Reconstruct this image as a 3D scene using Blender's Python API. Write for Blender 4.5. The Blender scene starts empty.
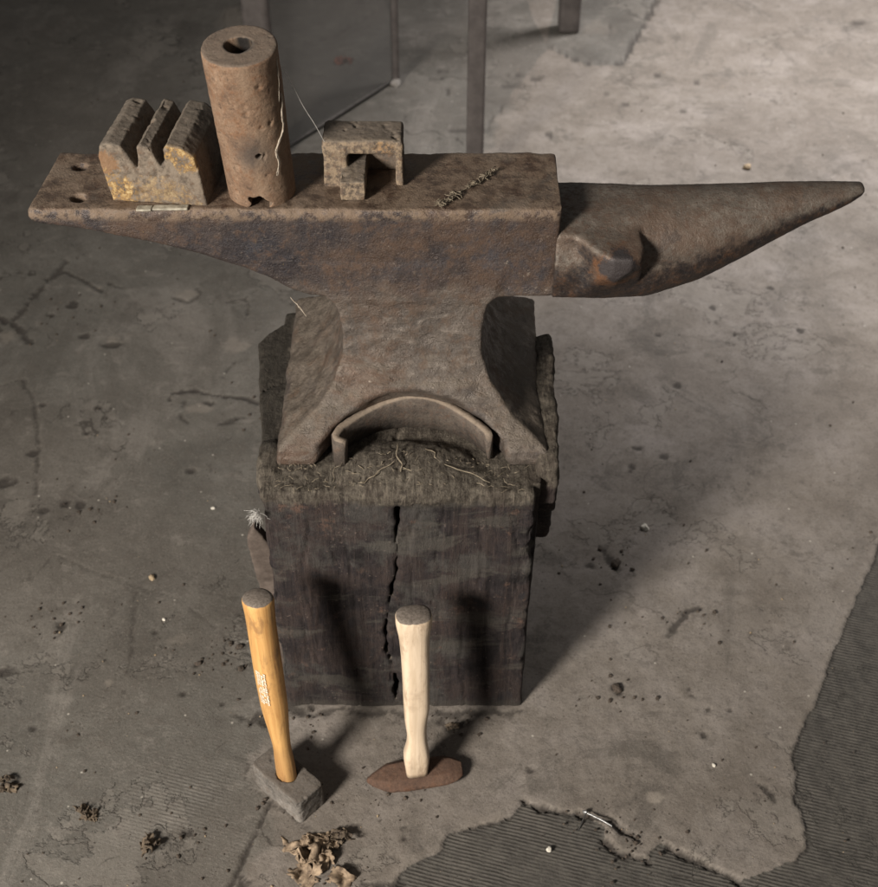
import bpy, math, random
import numpy as np
from math import sin, cos, radians, pi, sqrt
from mathutils import Vector, Matrix, Euler

random.seed(7)
rs = np.random.RandomState(11)
scn = bpy.context.scene
col = scn.collection

# ------------------------------------------------------------------ camera
F, CX, CY, TH = 1300.0, 439.0, 443.5, radians(42)
CAM = (.045, -1.002, 1.349)
cd = bpy.data.cameras.new('camera'); cam = bpy.data.objects.new('camera', cd); col.objects.link(cam)
cam.location = CAM; cam.rotation_euler = (pi/2 - TH, 0, 0)
cd.sensor_width = 36; cd.sensor_fit = 'HORIZONTAL'; cd.lens = 36*F/878
cd.clip_start = .05; cd.clip_end = 100
cd.dof.use_dof = True; cd.dof.focus_distance = 1.34; cd.dof.aperture_fstop = 9
scn.camera = cam

def at(px, py, z=0.):          # a point of the photograph to a place on a level surface
    u = (px-CX)/F; v = (CY-py)/F
    d = (u, cos(TH)+v*sin(TH), -sin(TH)+v*cos(TH)); t = (z-CAM[2])/d[2]
    return (CAM[0]+t*d[0], CAM[1]+t*d[1])

# ------------------------------------------------------------------ noise
LAT = rs.rand(48, 48, 48).astype(np.float32)
def vnoise(P, s, seed=0):
    q = P*s + seed*7.31
    i = np.floor(q).astype(np.int64); f = (q-i).astype(np.float32); f = f*f*(3-2*f)
    i0 = i % 48; i1 = (i+1) % 48
    x0, y0, z0 = i0[..., 0], i0[..., 1], i0[..., 2]; x1, y1, z1 = i1[..., 0], i1[..., 1], i1[..., 2]
    fx, fy, fz = f[..., 0], f[..., 1], f[..., 2]
    a = LAT[x0, y0, z0]*(1-fx)+LAT[x1, y0, z0]*fx; b = LAT[x0, y1, z0]*(1-fx)+LAT[x1, y1, z0]*fx
    c = LAT[x0, y0, z1]*(1-fx)+LAT[x1, y0, z1]*fx; d = LAT[x0, y1, z1]*(1-fx)+LAT[x1, y1, z1]*fx
    return ((a*(1-fy)+b*fy)*(1-fz)+(c*(1-fy)+d*fy)*fz)*2-1
def fbm(P, s, o=4, seed=0, g=.5):
    r = 0; a = 1.; n = 0
    for k in range(o):
        r = r+a*vnoise(P, s*2**k, seed+k*3); n += a; a *= g
    return r/n

# ------------------------------------------------------------------ solid shapes as distance fields
def smin(a, b, k):
    h = np.clip(.5+.5*(b-a)/k, 0, 1); return b*(1-h)+a*h-k*h*(1-h)
def smax(a, b, k): return -smin(-a, -b, k)
def ss(x, a, b):
    t = np.clip((x-a)/(b-a), 0, 1); return t*t*(3-2*t)
def sbox(X, Y, Z, c, h, r=.002):
    qx = np.abs(X-c[0])-h[0]+r; qy = np.abs(Y-c[1])-h[1]+r; qz = np.abs(Z-c[2])-h[2]+r
    return np.sqrt(np.maximum(qx, 0)**2+np.maximum(qy, 0)**2+np.maximum(qz, 0)**2)+np.minimum(np.maximum(qx, np.maximum(qy, qz)), 0)-r
def spoly(U, V, pts):
    pts = np.array(pts, dtype=np.float32); n = len(pts)
    d = np.full(U.shape, 1e9, np.float32); s = np.ones(U.shape, np.float32)
    for i in range(n):
        a = pts[i]; b = pts[i-1]; e = b-a; wx = U-a[0]; wy = V-a[1]
        t = np.clip((wx*e[0]+wy*e[1])/(e[0]**2+e[1]**2+1e-12), 0, 1)
        dx = wx-e[0]*t; dy = wy-e[1]*t; d = np.minimum(d, dx*dx+dy*dy)
        c1 = V >= a[1]; c2 = V < b[1]; c3 = e[0]*wy > e[1]*wx
        s = np.where((c1 & c2 & c3) | (~c1 & ~c2 & ~c3), -s, s)
    return s*np.sqrt(d)

def surf(f, lo, hi, h):
    ax = [np.arange(lo[i], hi[i]+h, h, dtype=np.float32) for i in range(3)]
    X, Y, Z = np.meshgrid(*ax, indexing='ij')
    V = f(X, Y, Z).astype(np.float32); S = V < 0
    nx, ny, nz = V.shape
    def cn(A, o): return A[o[0]:nx-1+o[0], o[1]:ny-1+o[1], o[2]:nz-1+o[2]]
    offs = [(a, b, c) for a in (0, 1) for b in (0, 1) for c in (0, 1)]
    cnt = sum(cn(S, o).astype(np.int8) for o in offs)
    act = (cnt > 0) & (cnt < 8); I = np.argwhere(act)
    idx = np.full(act.shape, -1, np.int64); idx[act] = np.arange(len(I))
    acc = np.zeros((len(I), 3), np.float64); num = np.zeros(len(I))
    for a in offs:
        for k in range(3):
            if a[k] == 0:
                b = list(a); b[k] = 1
                va = V[I[:, 0]+a[0], I[:, 1]+a[1], I[:, 2]+a[2]]; vb = V[I[:, 0]+b[0], I[:, 1]+b[1], I[:, 2]+b[2]]
                m = (va < 0) != (vb < 0)
                t = np.where(m, va/np.where(m, va-vb, 1), 0)
                p = np.tile(np.array(a, float), (len(I), 1)); p[:, k] += t
                acc[m] += p[m]; num[m] += 1
    P = (I+acc/num[:, None])*h+np.array(lo)
    quads = []
    for k in range(3):
        o = [0, 0, 0]; o[k] = 1
        A = S[:nx-o[0], :ny-o[1], :nz-o[2]]; B = S[o[0]:, o[1]:, o[2]:]
        for inv in (0, 1):
            E = np.argwhere((A & ~B) if not inv else (~A & B))
            u, w = [(1, 2), (2, 0), (0, 1)][k]
            E = E[(E[:, u] > 0) & (E[:, w] > 0)]
            if not len(E): continue
            def g(du, dw):
                Q = E.copy(); Q[:, u] -= du; Q[:, w] -= dw
                Q = np.minimum(Q, np.array(act.shape)-1)
                return idx[Q[:, 0], Q[:, 1], Q[:, 2]]
            q = np.stack([g(1, 1), g(0, 1), g(0, 0), g(1, 0)], 1)
            if inv: q = q[:, ::-1]
            quads.append(q)
    Q = np.concatenate(quads); Q = Q[(Q >= 0).all(1)]
    return P, Q

def mkmesh(name, P, Q, mat=None, parent=None, smooth=True, attrs=None):
    me = bpy.data.meshes.new(name)
    Q = np.asarray(Q); P = np.asarray(P, dtype=np.float32); k = Q.shape[1]
    me.vertices.add(len(P)); me.vertices.foreach_set('co', P.ravel())
    me.loops.add(Q.size); me.loops.foreach_set('vertex_index', Q.ravel().astype(np.int32))
    me.polygons.add(len(Q)); me.polygons.foreach_set('loop_start', np.arange(0, Q.size, k, dtype=np.int32))
    me.polygons.foreach_set('use_smooth', np.full(len(Q), smooth))
    me.update(calc_edges=True); me.validate()
    for an, av in (attrs or {}).items():
        a = me.attributes.new(an, 'FLOAT', 'POINT'); a.data.foreach_set('value', np.asarray(av, np.float32))
    o = bpy.data.objects.new(name, me); col.objects.link(o)
    if mat: me.materials.append(mat)
    if parent: o.parent = parent
    return o

def normals(P, Q):
    n = np.zeros_like(P, dtype=np.float64); a = P[Q[:, 2]]-P[Q[:, 0]]; b = P[Q[:, 3]]-P[Q[:, 1]]; fn = np.cross(a, b)
    for k in range(4): np.add.at(n, Q[:, k], fn)
    return n/(np.linalg.norm(n, axis=1)[:, None]+1e-20)

def solid(name, f, lo, hi, h, mat, parent=None, disp=None, attrs=None, origin=None):
    P, Q = surf(f, lo, hi, h)
    if disp is not None:
        N = normals(P, Q); P = P+N*disp(P, N)[:, None]
    at_ = attrs(P) if attrs else None
    if origin is not None: P = P-np.array(origin)
    return mkmesh(name, P, Q, mat, parent, True, at_)

def tag(o, label=None, cat=None, group=None, kind=None):
    if label: o['label'] = label
    if cat: o['category'] = cat
    if group: o['group'] = group
    if kind: o['kind'] = kind
    return o
def thing(name, label, cat, loc=(0, 0, 0), rot=(0, 0, 0), group=None):
    o = bpy.data.objects.new(name, None); col.objects.link(o); o.location = loc; o.rotation_euler = rot
    o.empty_display_size = .05
    return tag(o, label, cat, group)

# ------------------------------------------------------------------ materials
class M:
    def __init__(s, name, rough=.85, metal=0., spec=.3):
        s.m = bpy.data.materials.new(name); s.m.use_nodes = True; s.nt = s.m.node_tree
        s.b = s.nt.nodes['Principled BSDF']; s.b.inputs['Roughness'].default_value = rough
        s.b.inputs['Metallic'].default_value = metal; s.b.inputs['Specular IOR Level'].default_value = spec
        s.co = s.nt.nodes.new('ShaderNodeTexCoord').outputs['Object']
        s.bh = None; s.bn = None
    def L(s, a, b): s.nt.links.new(a, b)
    def put(s, sock, v):
        if hasattr(v, 'is_output'): s.L(v, sock)
        elif isinstance(v, tuple) and len(v) == 3 and sock.type == 'RGBA': sock.default_value = (*v, 1)
        else: sock.default_value = v
    def mapping(s, scale=(1, 1, 1), rot=(0, 0, 0), loc=(0, 0, 0), src=None):
        n = s.nt.nodes.new('ShaderNodeMapping'); s.L(src or s.co, n.inputs[0])
        n.inputs['Scale'].default_value = scale; n.inputs['Rotation'].default_value = rot; n.inputs['Location'].default_value = loc
        return n.outputs[0]
    def noise(s, scale, detail=6, rough=.6, dist=0, vec=None, off=0):
        n = s.nt.nodes.new('ShaderNodeTexNoise'); v = vec or s.co
        if off: v = s.mapping(loc=(off, off*1.7, off*.6), src=v)
        s.L(v, n.inputs['Vector']); n.inputs['Scale'].default_value = scale; n.inputs['Detail'].default_value = detail
        n.inputs['Roughness'].default_value = rough; n.inputs['Distortion'].default_value = dist
        return n.outputs['Fac']
    def voro(s, scale, feat='F1', out='Distance', vec=None, rnd=1):
        n = s.nt.nodes.new('ShaderNodeTexVoronoi'); n.feature = feat; s.L(vec or s.co, n.inputs['Vector'])
        n.inputs['Scale'].default_value = scale; n.inputs['Randomness'].default_value = rnd; return n.outputs[out]
    def rng(s, v, a, b, c=0., d=1.):
        n = s.nt.nodes.new('ShaderNodeMapRange'); n.interpolation_type = 'SMOOTHSTEP'; s.put(n.inputs[0], v)
        for i, x in enumerate((a, b, c, d)): n.inputs[i+1].default_value = x
        return n.outputs[0]
    def ma(s, op, a, b=0.):
        n = s.nt.nodes.new('ShaderNodeMath'); n.operation = op; s.put(n.inputs[0], a); s.put(n.inputs[1], b); return n.outputs[0]
    def mix(s, f, a, b, mode='MIX'):
        n = s.nt.nodes.new('ShaderNodeMix'); n.data_type = 'RGBA'; n.blend_type = mode
        s.put(n.inputs[0], f); s.put(n.inputs[6], a); s.put(n.inputs[7], b); return n.outputs[2]
    def ramp(s, f, *st):
        n = s.nt.nodes.new('ShaderNodeValToRGB'); e = n.color_ramp.elements; s.put(n.inputs[0], f)
        while len(e) < len(st): e.new(.5)
        for x, (p, c) in zip(e, st): x.position = p; x.color = (*c, 1)
        return n.outputs[0]
    def attr(s, name):
        n = s.nt.nodes.new('ShaderNodeAttribute'); n.attribute_name = name; return n.outputs['Fac']
    def xyz(s, src=None):
        n = s.nt.nodes.new('ShaderNodeSeparateXYZ'); s.L(src or s.co, n.inputs[0]); return n.outputs
    def up(s, a=.3, b=.9):
        g = s.nt.nodes.new('ShaderNodeNewGeometry'); return s.rng(s.xyz(g.outputs['Normal'])[2], a, b)
    def bump(s, h, dist, strength=1.):
        n = s.nt.nodes.new('ShaderNodeBump'); s.L(h, n.inputs['Height']); n.inputs['Distance'].default_value = dist
        n.inputs['Strength'].default_value = strength
        if s.bn: s.L(s.bn, n.inputs['Normal'])
        s.bn = n.outputs[0]; s.L(s.bn, s.b.inputs['Normal'])
    def done(s, c, rough=None):
        s.put(s.b.inputs['Base Color'], c)
        if rough is not None: s.put(s.b.inputs['Roughness'], rough)
        return s.m

def spot(m, x, y, z, r, jag=.6, squash=(1, 1, 1), soft=0.):      # irregular patch round a point of the object
    v = m.mapping(scale=squash, loc=(-x*squash[0], -y*squash[1], -z*squash[2]))
    n = m.nt.nodes.new('ShaderNodeVectorMath'); n.operation = 'LENGTH'; m.L(v, n.inputs[0])
    d = m.ma('ADD', n.outputs['Value'], m.ma('MULTIPLY', m.ma('SUBTRACT', m.noise(85, 8, .8), .5), r*4.5*jag))
    return m.rng(d, r*(1.1+soft), r*(.8-soft))

def steel_body():
    m = M('weathered_anvil_iron', .6, .30, .5)
    n1 = m.noise(12, 8, .7); n2 = m.noise(60, 8, .72, off=3); n3 = m.noise(230, 5, .75, off=5); n4 = m.noise(520, 3, .7, off=15); big = m.noise(7, 6, .7, .6, off=9)
    z = m.xyz()[2]
    side = m.ramp(n1, (.34, (.030, .026, .029)), (.46, (.052, .040, .037)), (.56, (.080, .052, .038)), (.68, (.056, .050, .054)))
    side = m.mix(m.rng(n2, .50, .63, 0, .6), side, (.098, .058, .037))
    side = m.mix(m.rng(big, .54, .64, 0, .75), side, (.043, .042, .049))
    side = m.mix(m.rng(n3, .55, .66, 0, .5), side, (.15, .115, .092))
    side = m.mix(m.rng(n4, .44, .32, 0, .6), side, (.022, .019, .019))
    waist = m.ramp(n1, (.34, (.068, .056, .048)), (.5, (.105, .086, .072)), (.64, (.145, .120, .100)))
    waist = m.mix(m.rng(n2, .50, .64, 0, .65), waist, (.115, .074, .050)); waist = m.mix(m.rng(big, .50, .60, 0, .7), waist, (.105, .062, .040)); waist = m.mix(m.rng(m.noise(10, 6, .7, off=61), .54, .64, 0, .7), waist, (.052, .044, .042))
    wv = m.noise(1, 6, .7, .8, vec=m.mapping(scale=(38, 60, 90), rot=(0, .35, 0)), off=50)
    waist = m.mix(m.rng(wv, .52, .66, 0, .55), waist, (.185, .155, .13)); waist = m.mix(m.rng(wv, .47, .36, 0, .5), waist, (.06, .048, .04))
    waist = m.mix(m.rng(n3, .55, .66, 0, .35), waist, (.20, .17, .145)); waist = m.mix(m.rng(n3, .45, .36, 0, .4), waist, (.055, .043, .036))
    zz = m.ma('ADD', z, m.ma('MULTIPLY', m.ma('SUBTRACT', m.noise(14, 6, .7, off=2), .5), .10))
    c = m.mix(m.rng(zz, .565, .528), side, waist)
    top = m.ramp(n2, (.34, (.085, .060, .045)), (.48, (.130, .093, .068)), (.62, (.172, .132, .103)))
    top = m.mix(m.rng(n1, .50, .62, 0, .65), top, (.105, .066, .044))
    top = m.mix(m.rng(big, .50, .60, 0, .6), top, (.165, .138, .114)); top = m.mix(m.rng(m.noise(17, 7, .72, off=66), .53, .62, 0, .65), top, (.075, .042, .028))
    top = m.mix(m.rng(n3, .55, .68, 0, .55), top, (.22, .18, .145)); top = m.mix(m.rng(n3, .45, .34, 0, .7), top, (.055, .038, .030))
    feet = m.ramp(n2, (.34, (.105, .085, .067)), (.6, (.155, .128, .102))); feet = m.mix(m.rng(n3, .46, .34, 0, .55), feet, (.085, .066, .052))
    feet = m.mix(m.rng(m.noise(16, 6, .7, off=18), .53, .65, 0, .6), feet, (.15, .098, .066))
    c = m.mix(m.ma('MULTIPLY', m.up(.45, .9), m.rng(n3, .2, .5, .75, 1)), c, m.mix(m.rng(z, .6, .5), top, feet))
    ed = m.rng(m.noise(110, 6, .8, off=12), .60, .68, 0, .85)
    c = m.mix(m.ma('MULTIPLY', ed, m.rng(n1, .47, .58)), c, (.30, .25, .205))
    yl = m.ma('MULTIPLY', m.rng(m.noise(1, 5, .75, vec=m.mapping(scale=(150, 150, 60)), off=25), .66, .72), m.rng(m.noise(9, 4, .6, off=40), .52, .60))
    c = m.mix(m.ma('MULTIPLY', yl, .75), c, (.30, .205, .085))
    rim = m.ma('MULTIPLY', m.rng(m.ma('ABSOLUTE', m.ma('SUBTRACT', z, .640)), .010, .002), m.rng(n2, .42, .54))
    c = m.mix(m.ma('MULTIPLY', rim, .7), c, (.215, .155, .108))
    c = m.mix(m.rng(m.voro(150), .16, .05, 0, .7), c, (.035, .026, .022))
    scr = m.noise(1, 3, .5, vec=m.mapping(scale=(20, 20, 300), rot=(0, .4, 0)))
    c = m.mix(m.rng(scr, .68, .73, 0, .18), c, (.27, .22, .185))
    m.bump(m.ma('MULTIPLY', wv, m.rng(z, .56, .53)), .004, .7); m.bump(n2, .0018, .6); m.bump(n3, .0014, .9); m.bump(n4, .0007, .9)
    return m.done(c, m.rng(n2, .40, .60, .34, .72))

def horn_mat():
    m = M('horn_iron', .6, .25, .45)
    n1 = m.noise(9, 7, .65); n2 = m.noise(75, 8, .72, off=3); n3 = m.noise(210, 5, .75, off=6); n4 = m.noise(520, 3, .7, off=15)
    c = m.ramp(n2, (.34, (.082, .068, .056)), (.50, (.122, .102, .084)), (.66, (.170, .146, .122)))
    c = m.mix(m.rng(n3, .50, .60, 0, .7), c, (.075, .045, .031))
    c = m.mix(m.rng(n1, .46, .60, 0, .65), c, (.100, .062, .042)); c = m.mix(m.rng(m.noise(13, 6, .7, off=61), .53, .63, 0, .6), c, (.055, .045, .040))
    c = m.mix(m.rng(n4, .56, .68, 0, .3), c, (.20, .17, .145))
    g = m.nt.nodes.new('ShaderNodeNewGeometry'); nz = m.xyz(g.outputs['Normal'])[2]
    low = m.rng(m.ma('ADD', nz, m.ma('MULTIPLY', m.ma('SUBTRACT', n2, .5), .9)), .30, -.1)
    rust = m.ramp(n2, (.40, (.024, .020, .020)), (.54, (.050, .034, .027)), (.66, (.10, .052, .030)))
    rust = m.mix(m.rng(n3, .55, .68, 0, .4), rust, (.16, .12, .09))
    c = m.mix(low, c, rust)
    f = spot(m, .227, .094, .588, .027, .35, (1, .6, .9)); f2 = spot(m, .229, .094, .596, .021, .4, (1, .6, 1.1))
    c = m.mix(m.ma('MULTIPLY', f, .85), c, m.ramp(n2, (.4, (.150, .068, .030)), (.6, (.090, .055, .038)))); c = m.mix(f2, c, (.045, .038, .038))
    m.bump(n2, .0016, .5); m.bump(n3, .0012, .8); m.bump(n4, .0006, .8)
    return m.done(c, m.rng(n3, .38, .62, .38, .70))

def rust_mat(name, cols, orange, orange_amt=.5, dust=(.17, .14, .115), dust_amt=.7, sc=1., rough=.85, extra=None, bump=.0014):
    m = M(name, rough, .05, .3)
    n1 = m.noise(34*sc, 8, .7); n2 = m.noise(130*sc, 7, .75, off=3); n3 = m.noise(420*sc, 4, .75, off=6)
    c = m.ramp(n1, (.36, cols[0]), (.5, cols[1]), (.64, cols[2]))
    c = m.mix(m.rng(n2, .5, .62, 0, orange_amt), c, orange)
    c = m.mix(m.rng(n2, .45, .36, 0, .6), c, tuple(x*.45 for x in cols[0]))
    c = m.mix(m.rng(n3, .55, .66, 0, .4), c, tuple(min(1, x*1.5) for x in cols[2]))
    c = m.mix(m.rng(n3, .45, .35, 0, .5), c, tuple(x*.6 for x in cols[0]))
    if extra: c = extra(m, c)
    du = m.mix(n3, tuple(x*.62 for x in dust), tuple(x*1.35 for x in dust))
    c = m.mix(m.ma('MULTIPLY', m.up(.4, .85), m.rng(n2, .3, .55, dust_amt*.65, dust_amt)), c, du)
    m.bump(n2, bump, .7); m.bump(n3, bump*.5, .8)
    return m.done(c)

def wood_block_mat():
    m = M('old_charred_timber', .9, 0, .2)
    v = m.mapping(scale=(70, 70, 5)); g = m.noise(1, 8, .7, 1.0, vec=v); g2 = m.noise(1, 5, .65, .4, vec=m.mapping(scale=(420, 420, 22)))
    n1 = m.noise(14, 8, .72, .5); n2 = m.noise(48, 8, .75, off=4); n3 = m.noise(240, 5, .75, off=14)
    c = m.ramp(n1, (.36, (.015, .0125, .013)), (.47, (.028, .023, .024)), (.56, (.048, .036, .033)), (.66, (.030, .028, .030)))
    c = m.mix(m.rng(g, .52, .64, 0, .5), c, (.066, .047, .041))
    c = m.mix(m.rng(g2, .56, .68, 0, .5), c, (.085, .068, .06)); c = m.mix(m.rng(g2, .45, .35, 0, .5), c, (.012, .010, .010))
    c = m.mix(m.rng(m.noise(9, 7, .7, off=8), .50, .60, 0, .7), c, (.072, .067, .061))
    band = m.noise(1, 5, .65, .5, vec=m.mapping(scale=(6, 6, 26)), off=33)
    c = m.mix(m.rng(band, .53, .62, 0, .6), c, (.085, .077, .066))
    xm = m.ma('ABSOLUTE', m.xyz()[0])
    warm = m.ma('MULTIPLY', m.rng(n2, .55, .64, 0, .9), m.rng(m.noise(13, 5, .7, off=17), .50, .60))
    c = m.mix(m.ma('MULTIPLY', warm, m.rng(g, .4, .6, .3, 1)), c, (.115, .072, .055))
    c = m.mix(m.ma('MULTIPLY', m.rng(n3, .58, .66, 0, .9), m.rng(n2, .52, .60)), c, (.21, .165, .14))
    z = m.xyz()[2]
    zz = m.ma('ADD', z, m.ma('MULTIPLY', m.ma('SUBTRACT', m.noise(60, 7, .75, off=6), .5), .035))
    d = m.ma('MAXIMUM', m.rng(zz, .354, .364, 0, .92), m.up(.35, .8))
    dn = m.noise(110, 8, .78, off=2)
    dust = m.ramp(dn, (.36, (.040, .033, .027)), (.48, (.088, .075, .060)), (.6, (.135, .117, .094)), (.7, (.21, .185, .15)))
    dust = m.mix(m.rng(n1, .50, .60, 0, .5), dust, (.058, .045, .036)); fb = m.noise(1, 6, .75, .5, vec=m.mapping(scale=(260, 45, 45), rot=(0, 0, .15)), off=71); dust = m.mix(m.rng(fb, .53, .62, 0, .6), dust, (.20, .17, .135)); dust = m.mix(m.rng(fb, .46, .38, 0, .7), dust, (.028, .022, .018))
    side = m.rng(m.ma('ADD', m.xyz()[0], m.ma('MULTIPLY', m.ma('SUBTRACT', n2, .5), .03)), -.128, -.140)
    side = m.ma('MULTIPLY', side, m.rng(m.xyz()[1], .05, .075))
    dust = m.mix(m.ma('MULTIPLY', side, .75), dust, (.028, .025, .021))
    c = m.mix(d, c, dust)
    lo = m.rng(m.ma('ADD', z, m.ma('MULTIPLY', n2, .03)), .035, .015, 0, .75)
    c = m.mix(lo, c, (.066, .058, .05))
    c = m.mix(m.rng(m.noise(190, 4, .8, off=11), .69, .73, 0, .7), c, (.26, .22, .19))
    m.bump(g, .0035, .6); m.bump(g2, .0012, .9); m.bump(dn, .0022, .9); m.bump(fb, .002, .9); m.bump(n3, .0015, .9)
    return m.done(c)

def handle_mat(name, a, b, dark, L, shaft_stain):
    m = M(name, .45, 0, .4)
    v = m.mapping(scale=(160, 160, 7)); g = m.noise(1, 6, .6, .8, vec=v)
    c = m.ramp(g, (.3, b), (.6, a)); n = m.noise(24, 6, .7, off=2); n2 = m.noise(120, 5, .7)
    c = m.mix(m.rng(m.noise(1, 6, .7, .5, vec=m.mapping(scale=(60, 60, 14))), .50, .64, 0, .55), c, dark); c = m.mix(m.rng(n, .52, .70, 0, .4), c, dark)
    c = m.mix(m.rng(n2, .64, .76, 0, .5), c, dark)
    z = m.xyz()[2]
    c = m.mix(m.rng(m.ma('ADD', z, m.ma('MULTIPLY', m.ma('SUBTRACT', n, .5), .05)), shaft_stain, shaft_stain-.03, 0, .35), c, dark)
    cap = m.rng(m.ma('ADD', z, m.ma('MULTIPLY', m.ma('SUBTRACT', n2, .5), .003)), L-.0035, L-.0022)
    ring = m.voro(170); gr = m.ramp(m.noise(260, 5, .8), (.35, (.085, .068, .055)), (.65, (.19, .16, .135)))
    c = m.mix(cap, c, gr)
    m.bump(g, .0006, .6); m.bump(n2, .0004, .5)
    return m.done(c, m.mix(cap, (.48, .48, .48), (.9, .9, .9)))

def plain(name, c1, c2, sc=80, rough=.85, metal=0., bump=.001):
    m = M(name, rough, metal, .3); n = m.noise(sc, 6, .65)
    c = m.ramp(n, (.35, c1), (.65, c2)); m.bump(n, bump, .6); return m.done(c)

# ------------------------------------------------------------------ floor
def floor_mat():
    m = M('worn_concrete', .8, 0, .3)
    n1 = m.noise(1.6, 5, .6); n2 = m.noise(8, 8, .7, off=3); n3 = m.noise(60, 8, .75, off=5); n4 = m.noise(280, 5, .75, off=7); n5 = m.noise(24, 8, .72, .4, off=27)
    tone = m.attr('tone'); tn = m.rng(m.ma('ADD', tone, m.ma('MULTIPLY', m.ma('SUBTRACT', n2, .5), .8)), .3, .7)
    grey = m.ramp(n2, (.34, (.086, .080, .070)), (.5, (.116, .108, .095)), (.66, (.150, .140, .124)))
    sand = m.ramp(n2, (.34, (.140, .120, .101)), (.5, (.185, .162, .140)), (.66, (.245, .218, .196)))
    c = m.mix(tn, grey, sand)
    c = m.mix(m.rng(n1, .42, .62, 0, .35), c, (.125, .106, .09))
    c = m.mix(m.rng(n5, .52, .64, 0, .35), c, (.10, .088, .075)); c = m.mix(m.rng(n5, .46, .36, 0, .3), c, (.24, .215, .19))
    st = m.noise(4, 8, .75, 1.5, off=14)
    c = m.mix(m.rng(st, .54, .64, 0, .5), c, (.068, .060, .052)); st2 = m.noise(1, 7, .7, .8, vec=m.mapping(scale=(5, 2.2, 1), rot=(0, 0, -.8)), off=60)
    c = m.mix(m.rng(st2, .54, .66, 0, .4), c, (.072, .064, .055)); c = m.mix(m.rng(st2, .46, .34, 0, .3), c, (.27, .245, .22))
    c = m.mix(m.rng(n3, .50, .64, 0, .42), c, (.095, .081, .069))
    c = m.mix(m.rng(n4, .54, .66, 0, .34), c, (.27, .24, .21))
    c = m.mix(m.rng(n4, .46, .36, 0, .42), c, (.07, .06, .05))
    pf = m.noise(4.2, 9, .68, .3, off=81); rm = m.ma('MULTIPLY', m.rng(pf, .585, .592), m.rng(pf, .604, .597))
    c = m.mix(m.rng(pf, .590, .600, 0, .28), c, (.215, .195, .17)); rm = m.ma('MULTIPLY', rm, m.rng(tn, 0, 1, .75, .22)); c = m.mix(m.ma('MULTIPLY', rm, m.rng(n3, .46, .58, 0, .7)), c, (.04, .034, .029))
    pg = m.noise(6.5, 9, .7, .5, off=95); c = m.mix(m.rng(pg, .60, .61, 0, .35), c, (.075, .066, .056))
    wc = m.nt.nodes.new('ShaderNodeVectorMath'); wc.operation = 'ADD'; wn = m.nt.nodes.new('ShaderNodeTexNoise'); m.L(m.co, wn.inputs[0]); wn.inputs['Scale'].default_value = 9; wn.inputs['Detail'].default_value = 6
    ws = m.nt.nodes.new('ShaderNodeVectorMath'); ws.operation = 'SCALE'; m.L(wn.outputs['Color'], ws.inputs[0]); ws.inputs['Scale'].default_value = .35; m.L(m.co, wc.inputs[0]); m.L(ws.outputs[0], wc.inputs[1])
    ck = m.voro(2.6, 'DISTANCE_TO_EDGE', 'Distance', vec=wc.outputs[0]); ckm = m.ma('MULTIPLY', m.rng(ck, .012, .003), m.ma('MULTIPLY', m.rng(m.noise(5, 4, .6, off=88), .50, .60, 0, .75), m.rng(tn, 0, 1, 1, .45)))
    c = m.mix(ckm, c, (.035, .03, .025))
    sp = m.voro(38, vec=m.mapping(scale=(1, .55, 1), rot=(0, 0, .5))); spm = m.ma('MULTIPLY', m.rng(sp, .14, .06), m.rng(m.noise(5, 3, .6, off=20), .48, .6))
    c = m.mix(m.ma('MULTIPLY', spm, .45), c, (.05, .043, .037))
    sp2 = m.ma('MULTIPLY', m.rng(m.voro(95), .16, .07), m.rng(m.noise(9, 3, .6, off=30), .48, .56))
    c = m.mix(m.ma('MULTIPLY', sp2, .65), c, (.05, .042, .036))
    sp3 = m.ma('MULTIPLY', m.rng(m.voro(26, vec=m.mapping(loc=(3, 5, 1))), .05, .03), .8)
    c = m.mix(sp3, c, (.42, .39, .34))
    c = m.mix(m.ma('MULTIPLY', m.attr('pale'), .75), c, m.mix(n3, (.18, .15, .122), (.32, .285, .245)))
    # ribbed lower layer
    rib = m.attr('rib')
    w = m.nt.nodes.new('ShaderNodeTexWave'); w.wave_type = 'BANDS'; w.bands_direction = 'Y'; w.wave_profile = 'SIN'
    m.L(m.mapping(rot=(0, 0, radians(16))), w.inputs[0]); w.inputs['Scale'].default_value = 68; w.inputs['Distortion'].default_value = 1.1
    w.inputs['Detail'].default_value = 2; w.inputs['Detail Scale'].default_value = .6
    wf = w.outputs['Fac']
    rc = m.mix(m.rng(n3, .35, .65), (.052, .048, .043), (.088, .081, .071))
    rc = m.mix(m.ma('MULTIPLY', m.rng(wf, .30, .80, .0, .36), m.rng(n5, .38, .56, .2, 1)), rc, (.115, .103, .089)); rc = m.mix(m.rng(n4, .46, .36, 0, .5), rc, (.04, .035, .03))
    rc = m.mix(m.rng(n2, .5, .7, 0, .55), rc, (.12, .108, .094)); rc = m.mix(m.rng(n4, .58, .72, 0, .35), rc, (.20, .18, .16))
    c = m.mix(m.rng(rib, .35, .65), c, rc)
    c = m.mix(m.ma('MULTIPLY', m.attr('dirt'), .92), c, m.mix(n4, (.018, .015, .013), (.05, .042, .036)))
    worn = m.attr('wornrib')
    amt = m.ma('MAXIMUM', m.ma('MULTIPLY', rib, m.rng(n2, .36, .58, .15, 1)), m.ma('MULTIPLY', worn, m.rng(n2, .40, .6, 0, .35)))
    m.bump(m.ma('MULTIPLY', wf, amt), .0009, .8)
    c = m.mix(m.ma('MULTIPLY', m.ma('MULTIPLY', worn, m.rng(wf, .6, .3)), m.rng(n2, .35, .6, 0, .35)), c, (.06, .055, .05))
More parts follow.
